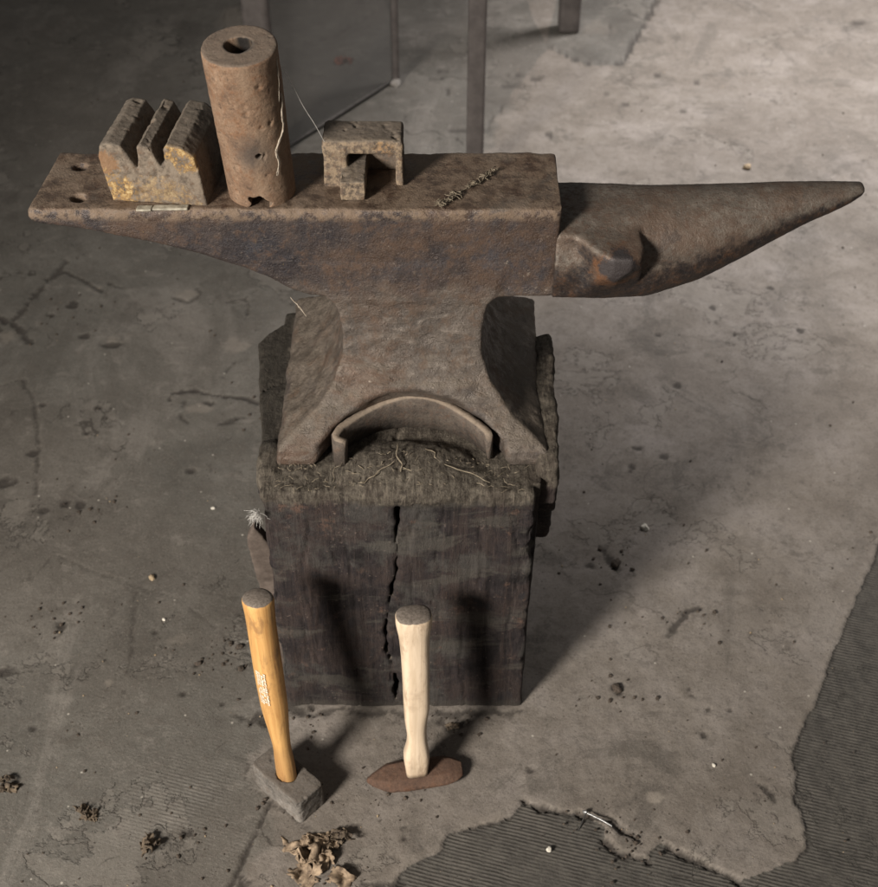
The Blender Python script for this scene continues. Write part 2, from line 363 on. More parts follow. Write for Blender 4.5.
    m.bump(m.ma('MULTIPLY', m.rng(pf, .586, .598), -1.), .0018, .8); m.bump(n3, .0030, .6); m.bump(n4, .0010, .8); m.bump(n5, .003, .3)
    return m.done(c, m.mix(tn, (.62, .62, .62), (.85, .85, .85)))

def axis(lo, a, b, hi, h, g=1.06):
    mid = list(np.arange(a, b, h)); L = []; x = a; s = h
    while x > lo: s *= g; x -= s; L.append(x)
    R = []; x = mid[-1]; s = h
    while x < hi: s *= g; x += s; R.append(x)
    return np.array(L[::-1]+mid+R)
gx = axis(-5, -.72, .85, 5, .0030); gy = axis(-3, -.29, .95, 7, .0030, 1.02)
GX, GY = np.meshgrid(gx, gy, indexing='ij'); U = GX.ravel(); W = GY.ravel()
P3 = np.stack([U, W, np.zeros_like(U)], -1)
jx = fbm(P3, 40, 4, 1)*.006; jy = fbm(P3, 40, 4, 5)*.006
Uj = U+jx; Wj = W+jy
RIB = [(385, 1150), (385, 905), (400, 872), (440, 850), (448, 832), (490, 822), (512, 815), (522, 801), (548, 808), (584, 815), (605, 827), (603, 841), (620, 851), (649, 860),
       (649, 850), (661, 842), (688, 857), (740, 880), (770, 868), (795, 860), (806, 845), (803, 820), (795, 800), (797, 775), (792, 755), (797, 740), (815, 700), (838, 640), (878, 548), (905, 480), (1500, 480), (1500, 1150)]
ribp = [at(*p) for p in RIB]
sd = spoly((U+jx*.5+fbm(P3, 160, 3, 41)*.0035).astype(np.float32), (W+jy*.5+fbm(P3, 160, 3, 43)*.0035).astype(np.float32), ribp)
rib = ss(-sd, -.0012, .0012)
dirt = np.zeros_like(U); pale = np.zeros_like(U); dip = np.zeros_like(U)
def seg(px, w, dark=1., depth=.002, jit=1., noise_s=60):
    global dirt, dip
    pts = [at(*p) for p in px]; d = np.full_like(U, 9.)
    uu = U+jx*jit; ww = W+jy*jit
    for a, b in zip(pts[:-1], pts[1:]):
        ex, ey = b[0]-a[0], b[1]-a[1]; t = np.clip(((uu-a[0])*ex+(ww-a[1])*ey)/(ex*ex+ey*ey), 0, 1)
        d = np.minimum(d, np.hypot(uu-a[0]-ex*t, ww-a[1]-ey*t))
    wid = w*(.12+1.45*np.clip(fbm(P3, noise_s*1.6, 4, 9, .65)*1.3+.42, 0, 1.3))
    k = 1-ss(d, wid*.35, wid); dirt = np.maximum(dirt, k*dark); dip = np.maximum(dip, k*depth)
def blob(px, py, rx, ry=None, dark=1., depth=.002, ang=0, ispale=False):
    global dirt, dip, pale
    ry = ry or rx; x, y = at(px, py); c, s = cos(ang), sin(ang)
    dx = (U-x)*c+(W-y)*s+jx*1.2; dy = -(U-x)*s+(W-y)*c+jy*1.2
    d = np.hypot(dx/rx, dy/ry)+fbm(P3, 90, 3, 13)*.5; k = 1-ss(d, .55, 1.05)
    if ispale: pale = np.maximum(pale, k*dark)
    else: dirt = np.maximum(dirt, k*dark); dip = np.maximum(dip, k*depth)
seg([(272, 800), (228, 892)], .0042, .9, .003, .15)
seg([(66, 262), (40, 290), (10, 325)], .009, .7, .003, .4); seg([(0, 317), (15, 328), (30, 340)], .011, .8)
seg([(52, 276), (65, 271), (84, 280), (101, 290)], .007, .75); seg([(110, 283), (121, 287)], .007, .7)
seg([(-10, 388), (24, 379), (35, 404), (40, 446), (37, 495)], .004, .45)
seg([(171, 404), (168, 398), (174, 392), (192, 390), (210, 395), (230, 397), (245, 398), (259, 404)], .006, .9)
seg([(184, 400), (182, 418), (188, 422)], .005, .6); seg([(205, 402), (215, 403)], .008, .8); seg([(222, 424), (232, 420), (243, 417)], .007, .7)
seg([(227, 302), (245, 298), (250, 306), (247, 318)], .004, .7); seg([(245, 298), (256, 290)], .003, .5); seg([(224, 378), (236, 360)], .003, .5)
seg([(175, 298), (190, 302), (200, 293), (196, 286)], .006, .6)
seg([(135, 590), (130, 660), (124, 692)], .003, .45, .001, .3); seg([(138, 590), (133, 655)], .002, .35, .001, .3)
seg([(60, 556), (100, 574), (180, 600), (250, 655)], .0022, .35, .001, .3)
seg([(547, 44), (556, 50), (565, 54), (574, 60), (590, 64), (621, 65), (630, 52), (636, 38), (648, 16), (656, 0)], .012, .8, .003)
seg([(452, 130), (470, 131), (485, 132)], .010, .8); seg([(487, 131), (492, 120), (503, 108)], .006, .5); seg([(510, 77), (522, 76), (538, 80)], .015, .8); seg([(506, 86), (524, 87)], .010, .6)
seg([(222, 62), (224, 30), (226, 12), (256, 6)], .006, .35, .003)
seg([(300, 46), (335, 36), (392, 2)], .008, .45)
seg([(600, 545), (606, 556), (616, 570)], .009, .9); seg([(672, 629), (680, 620), (690, 610), (702, 607)], .006, .85); seg([(668, 634), (675, 626)], .005, .6)
seg([(522, 801), (548, 808), (584, 815), (612, 822), (636, 838)], .0062, 1, .006); seg([(603, 841), (620, 851), (649, 860)], .0045, 1, .005); seg([(661, 842), (688, 857), (740, 880)], .0042, 1, .005)
seg([(450, 832), (480, 824), (511, 817)], .0028, .9, .003, .6); seg([(487, 834), (478, 836)], .003, .6); seg([(752, 780), (764, 785), (776, 800)], .0045, .85); seg([(672, 873), (700, 880)], .003, .7)
seg([(244, 886), (238, 874), (250, 880)], .006, .9)
seg([(360, 884), (400, 884)], .006, .8)
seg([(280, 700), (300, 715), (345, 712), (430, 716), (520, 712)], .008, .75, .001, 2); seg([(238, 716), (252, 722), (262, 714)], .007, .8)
seg([(440, 722), (452, 730), (462, 722)], .008, .9)
seg([(248, 765), (246, 785), (275, 805), (308, 826)], .006, .6, .001, 1.5)
for b in [(73, 304, .016), (51, 315, .014, .008), (84, 336, .012), (112, 344, .028, .010), (35, 453, .014), (44, 509, .022, .012), (192, 470, .012, .009), (87, 432, .014, .008),
          (98, 408, .011), (65, 502, .012), (82, 504, .012), (6, 482, .018), (42, 404, .007), (635, 29, .020, .014), (611, 28, .014), (448, 92, .022, .011), (442, 70, .024, .011),
          (550, 135, .012), (627, 105, .014), (608, 95, .016, .010), (682, 112, .017, .012), (697, 82, .012), (658, 75, .012), (590, 565, .008), (676, 385, .010), (638, 448, .009), (663, 458, .012), (630, 470, .008),
          (617, 686, .008), (620, 693, .005), (634, 466, .010), (770, 288, .010), (800, 330, .011), (735, 334, .007), (712, 308, .010), (660, 335, .009), (6, 672, .020, .014), (60, 628, .009, .018), (860, 22, .034, .02),
          (710, 710, .005), (705, 735, .006), (694, 695, .005), (690, 688, .004), (732, 709, .005), (530, 770, .006), (380, 820, .004), (404, 838, .005), (404, 826, .004), (185, 832, .010, .008), (240, 666, .007), (239, 646, .007),
          (198, 665, .006), (224, 704, .006), (182, 693, .006), (35, 730, .007), (37, 811, .004), (107, 660, .004), (155, 631, .007), (470, 722, .004), (300, 712, .015, .008), (268, 720, .012), (312, 707, .008)]:
    blob(b[0], b[1], b[2]*.8, (b[3] if len(b) > 3 else b[2])*.8, .85, .002, 0)
for b in [(190, 294, .020), (236, 346, .028, .022), (7, 337, .020), (200, 408, .030, .014), (655, 797, .014, .010, 1.), (112, 340, .014), (600, 28, .05, .04, .3), (240, 20, .06, .09, .35),
          (770, 285, .03, .012, .25), (700, 868, .03, .005, .5), (806, 850, .008, .03, .5), (545, 830, .008, .006, .4), (87, 436, .008), (110, 683, .006), (180, 640, .02, .012, .3), (815, 400, .05, .02, .15)]:
    blob(b[0], b[1], b[2], b[3] if len(b) > 3 else b[2], b[4] if len(b) > 4 else .5, 0, 0, True)
if True:   # broken rim of the upper layer
    rimk = np.exp(-((sd-.006)/.005)**2)*np.clip(fbm(P3, 50, 3, 17)+.4, 0, 1); pale = np.maximum(pale, rimk*.55)
    rimd = np.exp(-((sd+.001)/.0016)**2)*np.clip(fbm(P3, 25, 3, 27)*1.5+.45, 0, 1)
    dirt = np.maximum(dirt, rimd*.8)
x1, y1 = at(520, 700); 
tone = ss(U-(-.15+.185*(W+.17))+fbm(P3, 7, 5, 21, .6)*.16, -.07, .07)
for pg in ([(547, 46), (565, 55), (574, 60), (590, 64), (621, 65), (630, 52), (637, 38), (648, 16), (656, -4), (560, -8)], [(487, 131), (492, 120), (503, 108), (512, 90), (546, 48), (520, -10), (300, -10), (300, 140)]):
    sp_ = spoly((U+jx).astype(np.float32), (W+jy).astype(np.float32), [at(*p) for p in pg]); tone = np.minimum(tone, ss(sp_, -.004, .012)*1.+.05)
sp_ = spoly((U+jx).astype(np.float32), (W+jy).astype(np.float32), [at(*p) for p in [(224, 34), (223, 10), (256, 4), (262, 34)]]); pale = np.maximum(pale, (1-ss(sp_, -.006, .006))*.55)
xl, yl = at(190, 800); wornrib = np.exp(-(((U-xl)/.10)**2+((W-yl)/.09)**2))
Zf = -dip-.0032*rib+fbm(P3, 12, 4, 31)*.0013+fbm(P3, 70, 3, 33)*.0007*(.4+tone)
big_amp = np.clip(np.hypot(U, W)-3, 0, 4)*0
Pf = np.stack([U, W, Zf+big_amp], -1)
nxg, nyg = GX.shape; ii = np.arange(nxg*nyg).reshape(nxg, nyg)
Qf = np.stack([ii[:-1, :-1], ii[1:, :-1], ii[1:, 1:], ii[:-1, 1:]], -1).reshape(-1, 4)
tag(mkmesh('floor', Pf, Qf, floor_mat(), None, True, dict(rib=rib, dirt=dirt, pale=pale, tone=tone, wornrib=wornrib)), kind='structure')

# ------------------------------------------------------------------ timber block
def block_f(X, Y, Z):
    d = sbox(X, Y, Z, (0, .165, .185), (.149, .165, .19), .006)
    # lifted, uneven left rear part and the rough slab fixed to the right side
    d = np.minimum(d, sbox(X, Y, Z, (.145-.02*(.38-Z), .17, .20), (.012, .155, .175), .003))
    left = spoly(X, Y, [(-.149, .03), (-.153, .09), (-.158, .11), (-.170, .20), (-.176, .262), (-.160, .29), (-.129, .325), (0, .33), (0, .03)])
    d = np.minimum(d, np.maximum(left, np.abs(Z-.19)-.186))
    d = smin(d, sbox(X, Y, Z, (-.143, .050, .36), (.012, .03, .022), .01), .008)
    crack_x = -.001-.016*ss(-Z, -.28, -.17)+.007*ss(-Z, -.12, -.05)+.0015*np.sin(Z*38)+.0008*np.sin(Z*155+1)+.0006*np.sin(Z*330)
    cw = .0019+.0012*ss(Z, .25, .38)+.0009*np.sin(Z*60)-.0020*ss(np.sin(Z*110), .6, .9)*ss(-Z,-.27,-.22)
    cut = np.maximum(np.abs(X-crack_x)-cw, Y-.03-.02*ss(Z, .3, .37)); cut = np.maximum(cut, .012-Z)
    top = np.maximum(np.abs(X-crack_x-.004*np.sin(Y*60))-.0034, .372-Z); top = np.maximum(top, Y-.12)
    d = np.maximum(d, -np.minimum(cut, top))
    c2 = np.maximum(np.abs(X-.062-.003*np.sin(Z*50))-.001, Y-.008); c2 = np.maximum(c2, np.abs(Z-.30)-.05)
    c3 = np.maximum(np.abs(Y-.175-.02*np.sin(X*40))-.0015, .362-Z); c3 = np.maximum(c3, X+.12); d = np.maximum(d, -c3)
    mound = ((X-.012)/.075)**2+((Y-.035)/.045)**2+((Z-.372)/.022)**2-1
    return smin(d, mound*.02, .012)
def block_d(P, N):
    up = np.clip(N[:, 2], 0, 1); a = fbm(P*np.array([1, 1, .12]), 70, 4, 2)*.0028*(1-up)+fbm(P, 28, 4, 6)*.0018-(1-up)*np.clip(.05-np.abs(fbm(P*np.array([1, 1, .10]), 45, 3, 38)), 0, 1)*.05
    rim = ss(P[:, 2], .345, .38)*ss(-P[:, 1], -.05, .01)
    a = a+up*(fbm(P*np.array([1, .5, 1]), 60, 5, 8, .68)*.0032-np.clip(.05-np.abs(fbm(P*np.array([1, .30, 1]), 42, 3, 28)), 0, 1)*.045)*(1-.5*ss(P[:, 1], .05, .1))+rim*fbm(P, 60, 4, 12, .6)*.004
    return a-(ss(np.abs(P[:, 0]), .135, .15)*ss(-P[:, 1], -.02, 0))*np.clip(fbm(P, 26, 5, 15, .65)+.1, 0, 1)*.013
WM = wood_block_mat()
blk = thing('timber_block', 'dark cracked timber block carrying the anvil, dust on its top edge', 'timber block')
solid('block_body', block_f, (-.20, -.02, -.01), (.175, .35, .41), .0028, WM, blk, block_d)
def slab_f(X, Y, Z):
    d = spoly(Y, Z, [(.045, .318), (.020, .338), (.030, .392), (.08, .398), (.20, .402), (.255, .396), (.262, .34), (.24, .20), (.10, .20)])
    xc = .166+.03*(Y-.1); return smax(d, np.abs(X-xc)-.011, .004)
solid('side_slab', slab_f, (.13, 0, .18), (.20, .28, .42), .0028, WM, blk, lambda P, N: fbm(P, 40, 4, 3, .6)*.006)
def board_f(X, Y, Z):
    d = spoly(X+.03*(Z-.3), Z, [(-.160, .0), (-.172, .14), (-.178, .265), (-.168, .285), (-.150, .25), (-.147, 0)])
    return smax(d, np.abs(Y-.045)-.008, .003)
solid('side_board', board_f, (-.20, .03, -.004), (-.13, .06, .30), .0022, plain('grey_board', (.06, .046, .038), (.12, .095, .08), 60), blk, lambda P, N: fbm(P, 60, 4, 3)*.002)

# ------------------------------------------------------------------ anvil
ZF = .645
def waist_half(Z):
    zs = [.37, .395, .402, .415, .43, .45, .475, .50, .52, .54, .56, .60]
    hx = np.interp(Z, zs, [.1495, .1475, .141, .120, .102, .086, .0765, .0755, .079, .086, .092, .10]).astype(np.float32)
    fr = np.interp(Z, zs, [.039, .044, .050, .066, .080, .097, .113, .121, .126, .130, .133, .14]).astype(np.float32)
    bk = np.interp(Z, zs, [.331, .326, .320, .306, .292, .276, .262, .255, .251, .249, .247, .24]).astype(np.float32)
    return hx, fr, bk
def body_f(X, Y, Z):
    prof = spoly(X, Z, [(-.372, ZF), (-.3745, .637), (-.366, .630), (-.32, .6225), (-.28, .6135), (-.24, .6035), (-.20, .591), (-.165, .577), (-.137, .5645), (-.112, .548), (-.092, .5395),
                        (-.05, .537), (.10, .537), (.13, .5385), (.1685, .5385), (.1695, ZF)])
    yw = .118/2*(1-.0*X); yc = .190
    yy = np.abs(Y-yc)-yw+.04*np.clip(ZF-.05-Z, 0, 1)*0
    # heel end: corners taken off
    b = smax(prof, yy, .004)
    b = smax(b, -(X+.3735)*.99-(Y-.13)*-.08, .004)
    hx, fr, bk = waist_half(Z)
    w = np.maximum(smax(np.abs(X-.0155)-hx, smax(fr-Y, Y-bk, .01), .004)*.72, np.maximum(.378-Z, Z-.575))
    # arch cut in the front and rear edge of the base
    for y0, s in ((.012, 1), (.362, -1)):
        k = np.sqrt(((X-.016)/.108)**2+((Y-y0)/.107)**2); arch = np.maximum((k-1)*.09, Z-.447-.03*(1-np.clip(k, 0, 1))*0)
        arch = smax((k-1)*.09+np.clip(Z-.40, 0, 1)*.55, Z-.455, .02)
        w = smax(w, -arch, .006)
    for x0 in (-.19, .221):
        k = np.sqrt(((X-x0)/.062)**2+((Y-.187)/.11)**2); w = smax(w, -smax((k-1)*.07, .42-Z, .02)*1, .006) if False else w
    d = smin(b, w, .009)
    for hx_, hy_ in ((-.3354, .2177), (-.3237, .1556)):
        d = smax(d, -(np.hypot(X-hx_, Y-hy_)-.0078), .002)
    d = np.maximum(d, -sbox(X, Y, Z, (-.137, .19, .645), (.012, .012, .06), .001))
    return d
def body_d(P, N):
    w = ss(-P[:, 2], -.55, -.50)
    edge = ss(P[:, 2], .636, .645)*ss(-P[:, 1], -.137, -.131)
    rgt = ss(P[:, 0], .160, .168)*ss(-P[:, 1], -.14, -.132)
    base = 1-.75*ss(-P[:, 2], -.385, -.38)
    a = fbm(P, 22, 4, 2)*.0009+fbm(P, 90, 4, 5, .6)*.0008
    a = a+w*fbm(P, 32, 4, 9, .6)*.0042*ss(P[:, 1], .06, .1)*ss(.10-np.abs(P[:, 0]-.0155), 0, .03)*0+w*fbm(P*np.array([1, 1, 1.8]), 34, 3, 9, .5)*.0034
    a = a-edge*np.clip(fbm(P*np.array([1, .3, .3]), 45, 4, 7, .6)+.15, 0, 1)*.005-rgt*np.clip(fbm(P, 50, 4, 8), 0, 1)*.0035+ss(P[:,2],.642,.645)*ss(P[:,1],.235,.248)*fbm(P,40,4,18)*.003
    top = ss(P[:, 2], .643, .645)*ss(N[:, 2], .8, .95)
    a = a+top*fbm(P, 12, 3, 14)*.0012
    return a*base
anv = thing('anvil', 'large rusty brown iron anvil with long tapering horn, standing on dark timber block', 'anvil')
body = solid('anvil_body', body_f, (-.385, .02, .372), (.178, .36, .655), .0022, steel_body(), anv, body_d)

def horn_f(X, Y, Z):
    xs = [.13, .17, .22, .27, .325, .37, .407, .435, .457, .475, .487, .4925]
    zc = [.576, .574, .571, .5705, .5820, .5965, .6095, .6185, .6245, .6300, .6350, .6375]
    r = [.056, .0580, .0600, .0585, .0500, .0388, .0288, .0215, .0170, .0130, .0095, .006]
    xd = np.linspace(.12, .50, 381); kk = np.hanning(35); kk /= kk.sum()
    sm_ = lambda a: np.concatenate([np.convolve(np.interp(xd, xs, a), kk, 'same')[20:340], np.interp(xd[340:], xs, a)])
    R = np.interp(X, xd[20:], sm_(r)).astype(np.float32); C = np.interp(X, xd[20:], sm_(zc)).astype(np.float32)
    q = np.sqrt(((Y-.19)/(1.04+.12*ss(-X, -.28, -.17)))**2+(Z-C)**2)-R
    d = np.maximum(smax(q, C-Z-R*.93, .01)*.93, .164-X)
    d = smax(d, X-.4905, .003)
    d = smax(d, Z-(.621+.0215*ss(X, .175, .36)), .008)
    # lug on the near side of the horn root
    pl = spoly(X, Y, [(.160, .20), (.160, .1328), (.186, .1305), (.198, .118), (.210, .104), (.222, .0965), (.240, .0955), (.2515, .104), (.2555, .118), (.250, .19)])
    topz = .6135+.007*ss(Y, .10, .17)-.004*ss(X, .15, .25)
    low = .5378+np.clip((.132-Y)*1.05, 0, 1)+np.clip(X-.205, 0, 1)*.35+np.abs(X-.228)*np.clip((.125-Y)*40, 0, 1)*.55
    lug = smax(smax(pl, (Z-topz)*.9, .005), (low-Z)*.75, .004)
    nb = smax(np.maximum(np.abs(X-.185)-.025, .1326-Y), np.abs(Z-.575)-.0372, .006); nb = np.maximum(nb, Y-.19)
    lug = smin(lug, nb, .005)
    return np.maximum(smin(d, lug, .004), .1655-X)
def horn_d(P, N): return fbm(P, 14, 2, 3)*.0008+fbm(P, 95, 4, 4, .6)*.0006
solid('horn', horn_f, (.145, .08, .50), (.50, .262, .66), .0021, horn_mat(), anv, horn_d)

# ------------------------------------------------------------------ bent iron strap inside the arch
sm = rust_mat('strap_iron', ((.06, .048, .04), (.095, .077, .064), (.135, .11, .09)), (.12, .07, .045), .4, dust=(.27, .215, .165), dust_amt=.9)
def strap():
    pts = []
    for k in range(61):
        t = -1+2*k/60; x = .016+.082*t; y = .106-.046*abs(t)**2.4
        pts.append((x, y))
    pts = [(-.056, .040), (-.0655, .045), (-.0675, .052)]+pts[1:]+[(.0995, .052)]
    pts = np.array(pts); n = len(pts); tg = np.gradient(pts, axis=0); tg /= np.linalg.norm(tg, axis=1)[:, None]; nr = np.stack([-tg[:, 1], tg[:, 0]], 1)
    V = []; T = .0044
    for i in range(n):
        s = i/(n-1); tz = .420-.004*sin(s*9)-.006*(abs(s-.5)*2)**3; bz = .377
        for a, z in ((-T*.2, bz), (-T*1.25, tz-.004), (-T*.9, tz), (T*.8, tz), (T, tz-.002), (T, bz)):
            V.append((pts[i, 0]+nr[i, 0]*a, pts[i, 1]+nr[i, 1]*a, z+random.uniform(-.0004, .0004)))
    Q = [(i*6+j, i*6+(j+1) % 6, (i+1)*6+(j+1) % 6, (i+1)*6+j) for i in range(n-1) for j in range(6)]
    Q += [(0, 3, 2, 1), (0, 5, 4, 3), ((n-1)*6, (n-1)*6+1, (n-1)*6+2, (n-1)*6+3), ((n-1)*6, (n-1)*6+3, (n-1)*6+4, (n-1)*6+5)]
    o = mkmesh('iron_strap', V, Q, sm); return o
tag(strap(), 'bent rusty iron strap arching under the front of the anvil base', 'iron strap')

# ------------------------------------------------------------------ grooved swage block on the heel
def paint(m, c):
    y = m.xyz()[1]; fr = m.rng(y, -.040, -.046)
    a = m.ma('MAXIMUM', spot(m, -.030, -.05, .014, .020, .6), m.ma('MULTIPLY', spot(m, .012, -.05, .010, .026, .7, (.7, 1, 1.4)), .45)); b = spot(m, .045, -.05, .052, .015, .5, (1, 1, 1)); b2 = spot(m, .030, -.05, .062, .011, .6)
    e = spot(m, -.038, -.05, .045, .012, .6)
    n = m.noise(150, 6, .75)
    pc = m.ramp(n, (.40, (.13, .075, .035)), (.52, (.27, .165, .065)), (.66, (.52, .40, .21)))
    w = m.ma('MULTIPLY', m.rng(n, .42, .52), m.ma('MAXIMUM', a, m.ma('MAXIMUM', b, b2)))
    c = m.mix(m.ma('MULTIPLY', fr, m.rng(m.noise(130, 6, .7, off=4), .42, .6, 0, .8)), c, (.215, .175, .135))
    c = m.mix(m.ma('MULTIPLY', fr, m.ma('MULTIPLY', e, .6)), c, (.22, .11, .045))
    return m.mix(m.ma('MULTIPLY', fr, w), c, pc)
swm = rust_mat('swage_iron', ((.075, .060, .047), (.125, .100, .078), (.175, .142, .110)), (.12, .068, .038), .55, dust=(.155, .132, .108), dust_amt=.65, extra=paint)
SWP = [(-.0392, 0), (-.0454, .0498), (-.0430, .0620), (-.0346, .0664), (-.0217, .0642), (-.0157, .0554), (-.0076, .0400), (-.0057, .0498), (-.0051, .0630), (-.0008, .0670), (.0084, .0642),
       (.0176, .0440), (.0211, .0498), (.0213, .0620), (.0260, .0670), (.041, .0653), (.0526, .0554), (.0566, .0318), (.0596, 0)]
def sw_f(X, Y, Z):
    d = spoly(X, Z, SWP); nick = ((X+.004)/.005)**2+((Y-.0)/.006)**2+((Z-.066)/.006)**2-1
    d = smax(d, np.abs(Y)-.0495, .003); return np.maximum(d, -nick*.004)
ang = radians(-6)
sw = solid('swage_block', sw_f, (-.052, -.054, -.004), (.066, .054, .074), .0012, swm, None, lambda P, N: fbm(P, 60, 4, 3)*.0011+fbm(P, 220, 3, 4)*.0005-np.clip(fbm(P, 100, 3, 9)-.30, 0, 1)*.0055)
sw.location = (-.244, .1945, ZF-.0005); sw.rotation_euler = (0, 0, ang)
tag(sw, 'grooved iron swage block with two deep notches and yellow paint traces, on the anvil heel', 'swage block')

# ------------------------------------------------------------------ hollow iron cylinder
def cylx(m, c):
    c = m.mix(m.ma('MULTIPLY', spot(m, .006, -.036, .072, .020, .25, (1, 1, 1), .5), .8), c, (.07, .058, .05))
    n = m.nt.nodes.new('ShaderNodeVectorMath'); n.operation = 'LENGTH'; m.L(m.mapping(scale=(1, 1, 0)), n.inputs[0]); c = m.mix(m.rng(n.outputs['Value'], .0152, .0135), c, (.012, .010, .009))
    return m.mix(m.rng(m.noise(1, 5, .6, vec=m.mapping(scale=(26, 26, 5))), .5, .65, 0, .5), c, (.27, .195, .135))
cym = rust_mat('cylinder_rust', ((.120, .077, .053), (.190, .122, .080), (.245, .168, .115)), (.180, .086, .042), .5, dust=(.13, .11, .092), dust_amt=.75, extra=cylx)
H = .172
def cyl_f(X, Y, Z):
    R = .0345+.0015*Z/H; r = np.hypot(X, Y)-R; d = smax(r, np.abs(Z-H/2)-H/2, .003)
    d = smax(d, -np.maximum(np.hypot(X+.001, Y-.001)-.0132-.0006*np.sin(np.arctan2(Y, X)*3), -(Z-.0)), .001)
    d = np.maximum(d, -np.maximum(np.hypot(X-.008, Z-.070)-.0028, Y+.02))
    notch = np.maximum(np.hypot((X-.002+.0015*np.sin(Z*400))*1.0, np.maximum(Z-.011+.25*X, 0))-.0100-.0012*np.sin(X*500), Y+.0); d = smax(d, -notch, .001)
    return d
tilt = Euler((radians(7.5), radians(-1.6), radians(0)), 'XYZ')
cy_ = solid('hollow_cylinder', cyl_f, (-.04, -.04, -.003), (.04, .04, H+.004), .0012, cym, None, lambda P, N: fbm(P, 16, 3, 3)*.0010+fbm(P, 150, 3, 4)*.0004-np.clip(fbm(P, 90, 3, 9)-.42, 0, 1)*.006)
cy_.location = (-.137, .170, ZF-.002); cy_.rotation_euler = tilt
tag(cy_, 'thick hollow rust-orange iron cylinder standing upright on the anvil face', 'iron cylinder')

# ------------------------------------------------------------------ bracket shaped hardy tool
def brx(m, c):
    y = m.xyz()[1]; fr = m.rng(y, -.002, -.006); n = m.noise(150, 6, .75); c = m.mix(m.ma('MULTIPLY', fr, m.rng(n, .42, .6, 0, .9)), c, (.27, .205, .14))
    return m.mix(m.ma('MULTIPLY', spot(m, .022, -.02, .040, .014, .6), m.rng(n, .44, .56, 0, .7)), c, (.28, .165, .075))
brm = rust_mat('bracket_iron', ((.065, .050, .040), (.11, .086, .068), (.16, .125, .095)), (.16, .09, .05), .45, dust=(.155, .130, .105), dust_amt=.75, extra=brx)
def br_f(X, Y, Z):
    top = sbox(X, Y, Z, (0, .010, .0440), (.0405, .0225, .0075), .003)
    lf = sbox(X, Y, Z, (-.0285, .010, .022), (.0125, .0225, .025), .003); rt = sbox(X, Y, Z, (.0368, .010, .024), (.0038, .0225, .024), .0015)
    d = smin(smin(top, lf, .004), rt, .002)
    bar = sbox(X, Y, Z, (-.010, -.0085, .0105), (.0130, .033, .0110), .002)
    bk = sbox(X, Y, Z, (0, .0275, .023), (.0395, .005, .024), .002)
    return np.minimum(np.minimum(d, bar), bk)
def tool(): pass
br = solid('iron_bracket_tool', br_f, (-.045, -.045, -.004), (.045, .037, .064), .0012, brm, None, lambda P, N: fbm(P, 55, 4, 3)*.0013+fbm(P, 220, 3, 4)*.0006-np.clip(fbm(P, 100, 3, 9)-.30, 0, 1)*.0055)
br.location = (-.0325, .1905, ZF+.0005)
tag(br, 'small iron bracket tool with a bar through its opening, on the anvil face', 'iron bracket')

# ------------------------------------------------------------------ shims under the swage block
shm = plain('shim_metal', (.22, .20, .16), (.40, .37, .30), 120, .6, .2)
def shim(px0, px1, py, w, lab):
    x0, y0 = at(px0, py, ZF); x1, y1 = at(px1, py, ZF)
    pts = [(x0, y0-w), (x1, y0-w*.9), (x1+.001, y0+.004), (x0+.001, y0+.003)]
    o = solid('metal_shim', lambda X, Y, Z: smax(spoly(X, Y, pts), np.abs(Z-(ZF+.0013))-.0012, .0008), (x0-.01, y0-.02, ZF-.004), (x1+.01, y0+.02, ZF+.006), .0007, shm, None, lambda P, N: fbm(P, 150, 3, 3)*.0007)
    tag(o, lab, 'metal shim', 'thin metal shims in front of the swage block')
shim(137, 152, 209, .006, 'shorter pale metal shim in front of the grooved block, nearer the heel end')
shim(153, 188, 208.5, .005, 'longer pale metal shim lying at the anvil edge under the grooved block')

# ------------------------------------------------------------------ hammers
def loft(name, secs, mat, parent, n=28, power=2.3, cap=True):
    V = []; Q = []
    for (z, rx, ry, p, ox, oy) in secs:
        for k in range(n):
            a = 2*pi*k/n; c, s = cos(a), sin(a); e = 2/p
            V.append((ox+rx*math.copysign(abs(c)**e, c), oy+ry*math.copysign(abs(s)**e, s), z))
    m_ = len(secs)
    for i in range(m_-1):
        for k in range(n): Q.append((i*n+k, i*n+(k+1) % n, (i+1)*n+(k+1) % n, (i+1)*n+k))
    b = len(V); V.append((secs[0][4], secs[0][5], secs[0][0])); V.append((secs[-1][4], secs[-1][5], secs[-1][0]+.0006))
    T = [(b, (k+1) % n, k, k) for k in range(n)]+[(b+1, (m_-1)*n+k, (m_-1)*n+(k+1) % n, (m_-1)*n+k) for k in range(n)]
    me = bpy.data.meshes.new(name); me.from_pydata(V, [], [q for q in Q]+[t[:3] for t in T]); me.update()
    for p in me.polygons: p.use_smooth = True
    me.materials.append(mat); o = bpy.data.objects.new(name, me); col.objects.link(o); o.parent = parent; return o
def fill(keys, L, n=40):
    zs = [k[0] for k in keys]; out = []
    ks = sorted(set(list(np.linspace(0, L, n))+[L-.0035, L-.0018, L-.0008]))
    for z in ks:
        v = [float(np.interp(z, zs, [k[j] for k in keys])) for j in range(1, 6)]
        # soften
        v2 = [float(np.mean([np.interp(min(max(z+dz, 0), L), zs, [k[j] for k in keys]) for dz in (-.008, -.004, 0, .004, .008)])) for j in range(1, 6)]
        sh = 0 if z < L-.0036 else (.0004 if z < L-.002 else (.0013 if z < L-.001 else .0030 if z < L-.0001 else .0045))
        out.append((z, v2[0]-sh, v2[1]-sh, v2[2], v2[3], v2[4]))
    return out
def aim(b, t):       # frame whose z axis runs from b to t
    return (Vector(t)-Vector(b)).normalized()
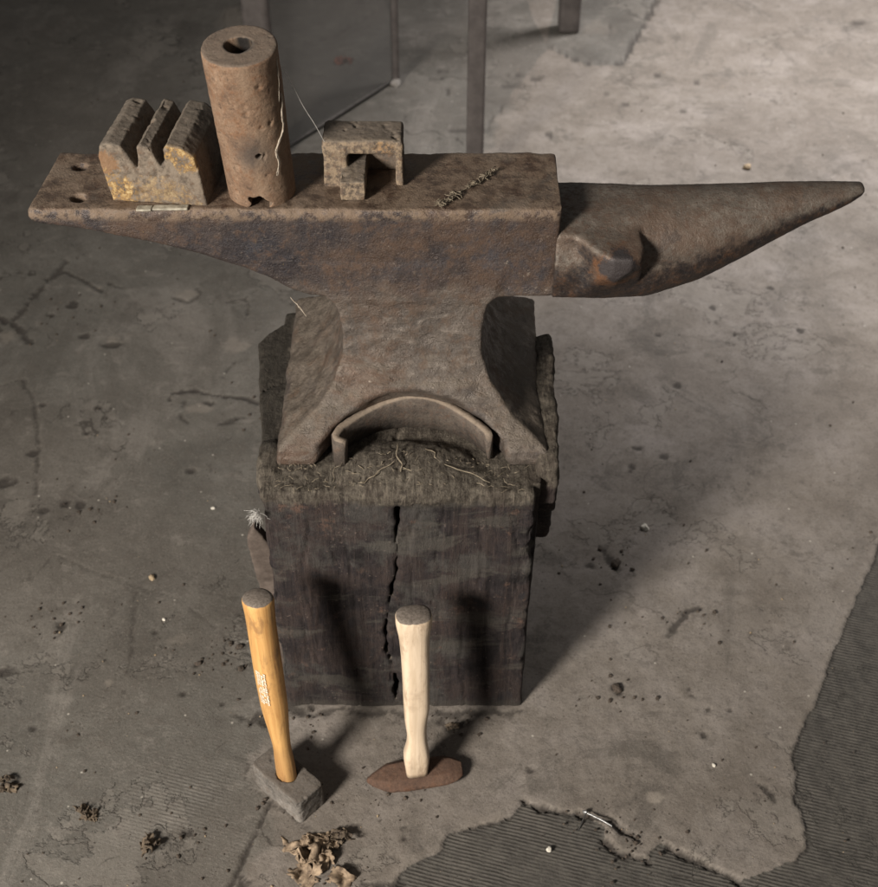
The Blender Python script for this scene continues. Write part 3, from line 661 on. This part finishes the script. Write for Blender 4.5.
def orient(o, b, t, yaw):
    z = aim(b, t); x = Vector((cos(yaw), sin(yaw), 0)); x = (x-z*x.dot(z)).normalized(); y = z.cross(x)
    m = Matrix((x, y, z)).transposed().to_4x4(); o.matrix_local = Matrix.Translation(b) @ m

# left hammer
B1 = (-.1335, -.1285, .030); T1 = (-.1485, -.082, .302); L1 = (Vector(T1)-Vector(B1)).length
h1 = thing('hammer', 'hammer with varnished amber handle and grey block head, standing left of the pale hammer', 'hammer', (0, 0, 0))
h1m = handle_mat('amber_varnished_wood', (.60, .35, .13), (.40, .20, .065), (.17, .09, .045), L1, .07)
keys1 = [(0, .0118, .0100, 2.6, 0, 0), (.030, .0122, .0102, 2.4, 0, 0), (.055, .0102, .0094, 2.2, 0, 0), (.080, .0122, .0112, 2.2, -.001, 0), (.115, .0160, .0142, 2.2, -.002, 0), (.17, .0168, .0150, 2.2, -.002, 0),
         (.24, .0166, .0148, 2.2, -.001, 0), (L1-.02, .0172, .0152, 2.2, 0, 0), (L1, .0182, .0166, 2.2, 0, 0)]
hd1 = loft('handle', fill(keys1, L1), h1m, h1); orient(hd1, B1, T1, radians(-43))
def head1_f(X, Y, Z):
    d = sbox(X, Y, Z, (0, 0, .0205), (.0415, .0205, .0205), .0025)
    ch = (np.abs(X)+np.abs(Y)+0*Z)-.0585; d = smax(d, ch*.707, .002)
    eye = np.sqrt((X/.0135)**2+(Y/.0115)**2)-1
    return smax(d, -smax(eye*.012, .036-Z, .001), .001)
h1hm = rust_mat('grey_dusty_steel', ((.10, .090, .080), (.165, .15, .135), (.23, .21, .19)), (.12, .09, .065), .35, dust=(.10, .084, .070), dust_amt=.75)
hh = solid('head', head1_f, (-.05, -.03, -.004), (.05, .03, .046), .0011, h1hm, h1, lambda P, N: fbm(P, 60, 4, 3)*.0012+fbm(P, 200, 3, 4)*.0005-np.clip(fbm(P, 80, 3, 9)-.28, 0, 1)*.006)
hh.location = (-.1335, -.1265, -.001); hh.rotation_euler = (0, 0, radians(-43))
# worn printed label on the handle: rows of faded marks following the wood
def label():
    V = []; Q = []; keys = fill(keys1, L1); zs = [k[0] for k in keys]
    r_ = random.Random(3)
    for c in range(4):
        for r in range(15):
            if r_.random() < .12: continue
            for sub in range(2):
                a0 = radians(-106+c*12)+r_.uniform(0, .03)+sub*.085; a1 = a0+r_.uniform(.04, .07)+(.03 if r_.random() < .4 else 0)
                z0 = .132+r*.0032+r_.uniform(0, .0006); z1 = z0+r_.uniform(.0018, .0029)
                b = len(V)
                for a, z in ((a0, z0), (a1, z0), (a1, z1), (a0, z1)):
                    rx = np.interp(z, zs, [k[1] for k in keys]); ry = np.interp(z, zs, [k[2] for k in keys]); cc, s_ = cos(a), sin(a); e = 2/2.2
                    V.append(((rx+.00035)*math.copysign(abs(cc)**e, cc), (ry+.00035)*math.copysign(abs(s_)**e, s_), z))
                Q.append((b, b+1, b+2, b+3))
    return mkmesh('printed_label', V, Q, plain('faded_white_print', (.62, .55, .42), (.80, .75, .64), 400, .6), hd1)
label()

# right hammer
B2 = (.0180, -.1080, .019); T2 = (.0185, -.076, .268); L2 = (Vector(T2)-Vector(B2)).length
h2 = thing('hammer', 'hammer with pale bare wood handle and flat brown head, in front of the timber block', 'hammer')
h2m = handle_mat('pale_ash_wood', (.68, .55, .41), (.54, .42, .295), (.30, .21, .14), L2, .02)
keys2 = [(0, .0128, .0120, 5, 0, 0), (.010, .0130, .0122, 5, 0, 0), (.024, .0162, .0140, 3.5, 0, 0), (.044, .0126, .0116, 2.8, .001, 0), (.060, .0110, .0106, 2.4, .001, 0), (.085, .0130, .0118, 2.4, .0, 0), (.105, .0148, .0125, 3, .001, 0),
         (.15, .0152, .0128, 3, .0005, 0), (.19, .0158, .0132, 2.8, 0, 0), (L2-.030, .0170, .0142, 2.6, -.001, 0), (L2-.018, .0198, .0164, 2.5, -.001, 0), (L2-.006, .0206, .0172, 2.5, -.001, 0), (L2, .0200, .0166, 2.5, -.001, 0)]
hd2 = loft('handle', fill(keys2, L2), h2m, h2); orient(hd2, B2, T2, radians(8))
def head2_f(X, Y, Z):
    W = np.interp(X, [-.062, -.052, -.034, 0, .034, .046, .056], [.0060, .0130, .0205, .0215, .0200, .0175, .0125]).astype(np.float32)
    T = np.interp(X, [-.062, -.040, -.02, .02, .040, .056], [.0040, .0085, .0105, .0105, .0095, .0060]).astype(np.float32)
    d = smax(np.abs(Y)-W, np.abs(Z-.0105)-T, .001); d = smax(d, (np.abs(Y)+np.abs(Z-.0105)-W-T+.0085)*.707, .001)
    return smax(d*.85, np.abs(X+.003)-.058, .0015)
h2hm = rust_mat('brown_rusty_steel', ((.055, .034, .025), (.092, .054, .038), (.13, .080, .055)), (.13, .058, .032), .5, dust=(.112, .068, .048), dust_amt=.55)
g2 = solid('head', head2_f, (-.066, -.03, -.004), (.064, .03, .034), .0011, h2hm, h2, lambda P, N: fbm(P, 60, 4, 3)*.0009+fbm(P, 200, 3, 4)*.0004)
g2.location = (.0185, -.1075, -.001); g2.rotation_euler = (0, 0, radians(9))

# ------------------------------------------------------------------ small stuff
def tubes(name, paths, mat, n=5, parent=None):
    V = []; Q = []
    for pts, rad in paths:
        pts = np.array(pts, float); k = len(pts); tg = np.gradient(pts, axis=0); tg /= (np.linalg.norm(tg, axis=1)[:, None]+1e-9)
        up = np.array([.3, .2, .93]); s0 = len(V)
        for i in range(k):
            a = np.cross(tg[i], up); a /= np.linalg.norm(a)+1e-9; b = np.cross(tg[i], a); r = rad*(1-.5*abs(2*i/(k-1)-1)**3)
            for j in range(n):
                an = 2*pi*j/n; V.append(pts[i]+(a*cos(an)+b*sin(an))*r)
        for i in range(k-1):
            for j in range(n): Q.append((s0+i*n+j, s0+i*n+(j+1) % n, s0+(i+1)*n+(j+1) % n, s0+(i+1)*n+j))
    return mkmesh(name, np.array(V), Q, mat, parent)
def wig(p0, p1, k=10, amp=.003, r=random):
    p0 = np.array(p0, float); p1 = np.array(p1, float); out = []; ph = [r.uniform(0, 6) for _ in range(6)]
    for i in range(k):
        t = i/(k-1); e = sin(pi*t)
        out.append(p0*(1-t)+p1*t+amp*e*np.array([sin(5*t+ph[0])+.5*sin(13*t+ph[1]), sin(6*t+ph[2])+.5*sin(11*t+ph[3]), .6*abs(sin(5*t+ph[4]))]))
    return out
straw = plain('dry_straw', (.11, .088, .062), (.25, .21, .155), 200)
def tangle(px0, px1, n, z, spread, lab, thick=.0006):
    a = at(*px0, z); b = at(*px1, z); paths = []
    for i in range(n):
        t = random.random(); c = (a[0]*(1-t)+b[0]*t, a[1]*(1-t)+b[1]*t); an = random.uniform(0, 6.3); l = random.uniform(.4, 1)*spread
        paths.append((wig((c[0]-l*cos(an), c[1]-l*sin(an), z+.0008+random.uniform(0, .004)), (c[0]+l*cos(an), c[1]+l*sin(an), z+.0008+random.uniform(0, .005)), 9, .003), random.uniform(.5, 1.2)*thick))
    paths.append((wig((*a, z+.001), (*b, z+.002), 16, .003), thick*1.6))
    return tag(tubes('wood_shavings', paths, straw), lab, 'shavings')
tangle((440, 207), (458, 195), 26, ZF, .009, 'small loose curl of dry fibres near the front edge of the anvil face')
tangle((468, 190), (496, 172), 20, ZF, .007, 'longer twisted strand of dry fibres on the anvil face toward the horn')
white = plain('cobweb_white', (.45, .43, .40), (.7, .68, .65), 200)
web = plain('dirty_cobweb', (.26, .21, .16), (.46, .40, .33), 200)
# cobweb down the cylinder's right side
Mc = Matrix.Translation(cy_.location) @ tilt.to_matrix().to_4x4()
def oncyl(a, z, off=.0008): return tuple(Mc @ Vector(((.0345+.0015*z/H+off)*cos(a), (.0345+.0015*z/H+off)*sin(a), z)))
paths = []
for s in range(9):
    pts = []; ph = random.uniform(0, 6)
    for k in range(26):
        t = k/25; z = .128-.085*t; a = radians(-20-28*ss(np.array(t), .25, .8))+radians(3.5)*sin(t*17)+radians(3)*sin(t*31+ph)*.5; pts.append(oncyl(a, z, .0009+.0006*random.random()))
    paths.append((pts, random.uniform(.0003, .0008)))
for s in range(5): paths.append((wig(oncyl(radians(-26), .12), oncyl(radians(-14), .165), 8, .001), .0003))
tag(tubes('cobweb_strand', paths, web), 'dusty wavy cobweb strand running down the right side of the iron cylinder', 'cobweb')
bx = Vector((-.0705, .180, .694))
thr = oncyl(radians(0), .150, .001)
tag(tubes('cobweb_thread', [(wig(thr, tuple(bx), 14, .0006), .00032)], white), 'fine pale cobweb thread stretched from the cylinder to the bracket', 'cobweb')
# fluff at the block's left front edge
c = Vector((-.1505, -.006, .352)); paths = []
for i in range(70):
    d = Vector((random.gauss(-.5, .5), random.gauss(-.5, .5), random.gauss(-.35, .45))).normalized()*random.uniform(.006, .019)
    paths.append((wig(tuple(c+d*.1), tuple(c+d), 6, .0015), .00016))
tag(tubes('fluff_tuft', paths, white, 4), 'white fluffy tuft caught on the left edge of the timber block', 'fluff')
# web thread under the heel
p = [(-.128, .126, .560), (-.112, .122, .545), (-.1015, .119, .530)]
tag(tubes('cobweb_wisp', [(wig(p[1], p[2], 8, .0015), .0005), (wig(p[1], (-.096, .115, .525), 8, .001), .0005)], web), 'short pale cobweb wisp where the heel meets the anvil waist', 'cobweb')
# pale fibres on the block top
paths = [(wig((-.035, .006, .384), (-.003, .030, .395), 12, .003), .0008), (wig((.0, .055, .397), (.004, .015, .392), 12, .003), .0010), (wig((.004, .022, .393), (.045, .012, .386), 12, .002), .0009),
         (wig((-.07, .01, .381), (-.06, .04, .385), 9, .003), .0005), (wig((.05, .03, .390), (.10, .008, .383), 9, .003), .0007), (wig((.03, .05, .394), (.05, .03, .390), 9, .003), .0008)]
for i in range(120):
    x, y = random.uniform(-.14, .14), random.uniform(.0, .045); an = random.uniform(0, 6.3); l = random.uniform(.003, .010); z = .3795+.016*math.exp(-((x-.012)/.06)**2-((y-.035)/.035)**2)
    paths.append((wig((x, y, z), (x+l*cos(an), y+l*sin(an), z+random.uniform(-.001, .002)), 6, .0007), random.uniform(.0002, .0006)))
tag(tubes('wood_fibres', paths, straw), 'loose pale wood fibres scattered over the dusty top edge of the timber block', 'wood fibres', kind='stuff')

def rock(c, r, seed, flat=.6, k=10):
    n = k; V = []; Q = []
    for i in range(n+1):
        th = pi*i/n
        for j in range(n*2):
            ph = pi*j/n; V.append((sin(th)*cos(ph), sin(th)*sin(ph), cos(th)))
    V = np.array(V); f = 1+.55*fbm(V, 1.1, 3, seed)+.25*fbm(V, 4, 2, seed+3); V = V*f[:, None]*r*np.array([1, .8, flat])
    a = seed*1.3; R = np.array([[cos(a), -sin(a), 0], [sin(a), cos(a), 0], [0, 0, 1]]); V = V@R.T+np.array(c)
    for i in range(n):
        for j in range(n*2): Q.append((i*n*2+j, (i+1)*n*2+j, (i+1)*n*2+(j+1) % (n*2), i*n*2+(j+1) % (n*2)))
    return V, np.array(Q)
dk = plain('dark_crumb', (.03, .024, .019), (.09, .07, .055), 300); tn_ = plain('tan_crumb', (.22, .16, .10), (.42, .33, .22), 300); wh = plain('pale_stone', (.45, .42, .36), (.7, .66, .58), 200)
def scatter(name, n, mat, label, rmin, rmax, region):
    Vs = []; Qs = []; off = 0
    for i in range(n):
        px, py = region(); x, y = at(px, py); r = rmin+(rmax-rmin)*random.random()**3
        V, Q = rock((x, y, r*.35), r, i, .6, 3); Vs.append(V); Qs.append(Q+off); off += len(V)
    return tag(mkmesh(name, np.concatenate(Vs), np.concatenate(Qs), mat, None, False), label, name.replace('_', ' '), kind='stuff')
def anywhere(): return random.uniform(-40, 920), 887-(random.random()**1.2)*830
def clusters():
    c = random.choice([(620, 690), (240, 650), (200, 660), (300, 712), (450, 725), (590, 822), (640, 842), (300, 800), (390, 790), (60, 620), (180, 830), (610, 560), (690, 620), (100, 500), (70, 310), (250, 410), (330, 870)])
    return c[0]+random.gauss(0, 22), c[1]+random.gauss(0, 11)
scatter('dark_grit', 520, dk, 'fine dark grit strewn over the concrete floor', .0006, .0028, anywhere)
scatter('dark_crumbs', 440, dk, 'dark crumbs gathered in small clusters round the timber block', .0008, .0036, clusters)
scatter('pale_grit', 170, tn_, 'fine pale grit strewn over the concrete floor', .0005, .0018, anywhere)
def stone(px, py, r, mat, label, seed, flat=.6, cat='pebble', name='pebble'):
    x, y = at(px, py, r*.4); V, Q = rock((0, 0, r*.42), r, seed, flat, 12)
    o = mkmesh(name, V, Q, mat); o.location = (x, y, -.0005); return tag(o, label, cat)
stone(645, 527, .0065, wh, 'small white pebble on the floor in the shadow right of the timber block', 2)
stone(747, 167, .0085, tn_, 'tan crumb on the floor behind the horn', 5)
stone(549, 849, .0035, wh, 'tiny white pebble on the ribbed floor near the nail', 8)
stone(714, 765, .0026, wh, 'tiny white speck of stone on smooth concrete at the lower right', 9)
stone(213, 508, .0030, wh, 'tiny white speck of stone on the grey floor left of the block', 12)
stone(164, 619, .0028, wh, 'tiny white speck of stone on the grey floor left of the amber hammer', 14)
stone(152, 577, .0055, tn_, 'small tan crumb on the left floor between block and picture edge', 16)
stone(616, 563, .0080, dk, 'dark elongated crumb in the shadow beside the timber block', 18, .5, 'crumb', 'crumb')
stone(617, 688, .0068, dk, 'dark crumb on sunlit-looking smooth concrete right of the block foot'.replace('sunlit-looking ', 'bare '), 21, .6, 'crumb', 'crumb')
stone(240, 646, .0046, dk, 'upper dark crumb beside the amber hammer handle', 22, .6, 'crumb', 'crumb')
stone(241, 668, .0046, dk, 'lower dark crumb beside the amber hammer handle', 25, .6, 'crumb', 'crumb')
stone(199, 663, .0044, dk, 'dark crumb with a pale rim left of the amber hammer handle', 27, .6, 'crumb', 'crumb')
stone(395, 83, .013, plain('grey_plaster', (.16, .15, .14), (.28, .26, .24), 200), 'pale lump of plaster on the floor at the foot of a thin metal leg', 31, .7, 'plaster lump', 'plaster_lump')

def leafs(name, px, py, n, spread, size, cols, label, cat, seed, hgt=.012, squash=.8):
    r_ = random.Random(seed); x0, y0 = at(px, py); Vs = []; Qs = []; off = 0; k = 13
    for i in range(n):
        u, v = np.meshgrid(np.linspace(-1, 1, k), np.linspace(-1, 1, k), indexing='ij'); u = u.ravel(); v = v.ravel()
        rr = 1+.35*fbm(np.stack([u, v, u*0+i*5.1], -1), 2.2, 3, 3); keep = 1
        s = size*r_.uniform(.5, 1.1); P = np.stack([u*s*rr, v*s*.7*rr, s*.30*np.sin(u*r_.uniform(1.5, 3.5)+r_.uniform(0, 6))+s*.28*np.sin(v*r_.uniform(1.5, 3.5)+r_.uniform(0, 6))], -1)
        E = np.array(Euler((r_.uniform(-.7, .7), r_.uniform(-.7, .7), r_.uniform(0, 6.3))).to_matrix()); P[:, 2] += s*.9*fbm(P+i*3.1, 75, 4, i, .6); P = P@E.T
        c = np.array([r_.gauss(0, .5)*spread, r_.gauss(0, .5)*spread*squash, r_.uniform(.1, 1)*hgt]); P = P+c; P[:, 2] = np.maximum(P[:, 2], .0004+.0006*np.abs(u))
        a = np.arange(k*k).reshape(k, k); Q = np.stack([a[:-1, :-1], a[1:, :-1], a[1:, 1:], a[:-1, 1:]], -1).reshape(-1, 4); hol = fbm(np.stack([u*1., v*1., u*0+i*2.7], -1), 1.6, 3, i)+.55*np.maximum(np.abs(u), np.abs(v))**3; Q = Q[hol[Q[:, 0]] < .42]
        Vs.append(P); Qs.append(Q+off); off += len(P)
    AV = np.concatenate(Vs); AV[:, :2] -= AV[:, :2].mean(0); o = mkmesh(name, AV, np.concatenate(Qs), cols); o.location = (x0, y0, 0)
    so = o.modifiers.new('thick', 'SOLIDIFY'); so.thickness = .0007
    return tag(o, label, cat)
lf = plain('dry_leaf', (.09, .064, .045), (.36, .27, .185), 110); lf2 = plain('dark_leaf', (.045, .034, .026), (.15, .115, .08), 130)
leafs('crumpled_leaf', 316, 856, 15, .034, .019, lf, 'crumpled tan dead leaf pile on the floor below the amber hammer', 'dead leaf', 3, .006, .9)
leafs('dirt_clod', 340, 840, 9, .014, .008, lf2, 'dark crumbling clod behind the crumpled tan leaf', 'clod', 4)
leafs('leaf_scrap', 88, 816, 8, .012, .008, lf2, 'thin torn dark leaf scrap on the lower left floor', 'leaf scrap', 5, .008)
leafs('leaf_scrap', 150, 848, 10, .014, .007, lf2, 'dark clotted leaf scrap near the bottom edge, right of the torn one', 'leaf scrap', 6, .012)
leafs('leaf_scrap', 7, 785, 8, .014, .008, lf2, 'dark leaf scrap at the left edge of the picture', 'leaf scrap', 7, .008)
leafs('leaf_scrap', 453, 727, 6, .007, .005, lf2, 'small dark curled scrap on the floor between pale hammer and block foot', 'leaf scrap', 9, .006)
leafs('paper_scrap', 346, 62, 4, .02, .016, plain('red_scrap', (.14, .05, .035), (.24, .10, .07), 60), 'small reddish scrap on the floor behind the bracket', 'scrap', 10, .006)

# nail with a cross piece in the broken edge of the concrete
ns = plain('nail_steel', (.22, .22, .22), (.42, .42, .42), 200, .4, .7)
nl = thing('nail', 'bent steel nail lying along the broken edge of the concrete at the bottom right', 'nail', (*at(598, 820), 0))
def rel(px, py, z): x, y = at(px, py, z); q = at(598, 820); return (x-q[0], y-q[1], z)
tubes('nail_shaft', [([rel(585, 812, .006), rel(592, 815, .0055), rel(602, 820, .005), rel(612, 826, .004)], .0013)], ns, 8, nl)
tubes('nail_head', [([rel(583, 811, .0045), rel(585, 812, .006), rel(587, 812, .0075)], .0026)], ns, 8, nl)
tubes('bent_tip', [([rel(586, 813, .004), rel(582, 822, .001), rel(578, 831, -.003)], .0010)], plain('dark_wire', (.03, .03, .03), (.06, .055, .05)), 6, nl)

# ------------------------------------------------------------------ stand behind the anvil
legm = plain('dull_grey_metal', (.085, .075, .072), (.13, .115, .11), 30, .6, .3)
st = thing('metal_stand', 'grey stand with thin legs and smoky clear side panel on the floor behind the anvil', 'stand', (.08, 1.6, 0))
def leg(x, y, w, hgt=.78, w2=None):
    w2 = w2 or w
    P, Q = surf(lambda X, Y, Z: sbox(X, Y, Z, (0, 0, hgt/2), (w/2, w2/2, hgt/2), .003), (-w, -w, -.02), (w, w, hgt+.02), .006)
    o = mkmesh('leg', P+np.array([x-.08, y-1.6, 0]), Q, legm, st); return o
leg(.1155, 1.28, .034, .78, .022); leg(-.052, 1.705, .018); leg(-.300, 1.36, .052, .78, .03); leg(.355, 1.98, .05, .78)
for a, b in (((-.300, 1.36), (.1155, 1.28)), ((.1155, 1.28), (.355, 1.98)), ((-.052, 1.705), (-.300, 1.36)), ((-.052, 1.705), (.355, 1.98))):
    tubes('top_rail', [([(a[0]-.08, a[1]-1.6, .765), ((a[0]+b[0])/2-.08, (a[1]+b[1])/2-1.6, .765), (b[0]-.08, b[1]-1.6, .765)], .010)], legm, 6, st)
gm = M('smoky_clear_plastic', .15, 0, .4); gm.b.inputs['Base Color'].default_value = (.55, .55, .55, 1); gm.b.inputs['Alpha'].default_value = .36
a = Vector((-.060, 1.695)); b = Vector((-.290, 1.372)); d = (b-a).normalized(); nn = Vector((-d.y, d.x))*.002
V = []
for p_ in (a, b):
    for s in (-1, 1):
        for z in (.012, .74): V.append((p_.x+nn.x*s-.08, p_.y+nn.y*s-1.6, z))
gm.b.inputs['Base Color'].default_value = (.17, .165, .16, 1)
mkmesh('side_panel', V, np.array([(0, 1, 3, 2), (4, 6, 7, 5), (0, 4, 5, 1), (2, 3, 7, 6), (1, 5, 7, 3), (0, 2, 6, 4)]), gm.m, st, False)
tubes('bottom_rail', [([(a.x-.08, a.y-1.6, .010), ((a.x+b.x)/2-.08, (a.y+b.y)/2-1.6, .010), (b.x-.08, b.y-1.6, .010)], .005)], plain('dark_rail', (.07, .065, .06), (.11, .10, .095)), 6, st)

# ------------------------------------------------------------------ light
def area(name, loc, tgt, size, power, colr, spread=180):
    l = bpy.data.lights.new(name, 'AREA'); l.shape = 'DISK'; l.size = size; l.energy = power; l.color = colr; l.spread = radians(spread)
    o = bpy.data.objects.new(name, l); col.objects.link(o); o.location = loc
    o.rotation_euler = (Vector(tgt)-Vector(loc)).to_track_quat('-Z', 'Y').to_euler(); return o
l = bpy.data.lights.new('key_lamp', 'SPOT'); l.energy = 640; l.color = (1, .93, .84); l.shadow_soft_size = .31; l.spot_size = radians(80); l.spot_blend = 1
o = bpy.data.objects.new('key_lamp', l); col.objects.link(o); o.location = (-1.62, -1.95, 1.72)
o.rotation_euler = (Vector((.38, .02, .05))-Vector(o.location)).to_track_quat('-Z', 'Y').to_euler()
l = bpy.data.lights.new('rear_lamp', 'SPOT'); l.energy = 760; l.color = (1, .965, .955); l.shadow_soft_size = .45; l.spot_size = radians(54); l.spot_blend = 1
o = bpy.data.objects.new('rear_lamp', l); col.objects.link(o); o.location = (1.6, 2.3, 2.5)
o.rotation_euler = (Vector((1.0, 1.55, 0))-Vector(o.location)).to_track_quat('-Z', 'Y').to_euler()
w = bpy.data.worlds.new('World'); scn.world = w; w.use_nodes = True
w.node_tree.nodes['Background'].inputs[0].default_value = (1, .97, .93, 1); w.node_tree.nodes['Background'].inputs[1].default_value = .115

vs = scn.view_settings; vs.view_transform = 'Standard'; vs.look = 'None'; vs.exposure = .10; vs.gamma = 1
scn.cycles.max_bounces = 6; scn.cycles.use_denoising = True
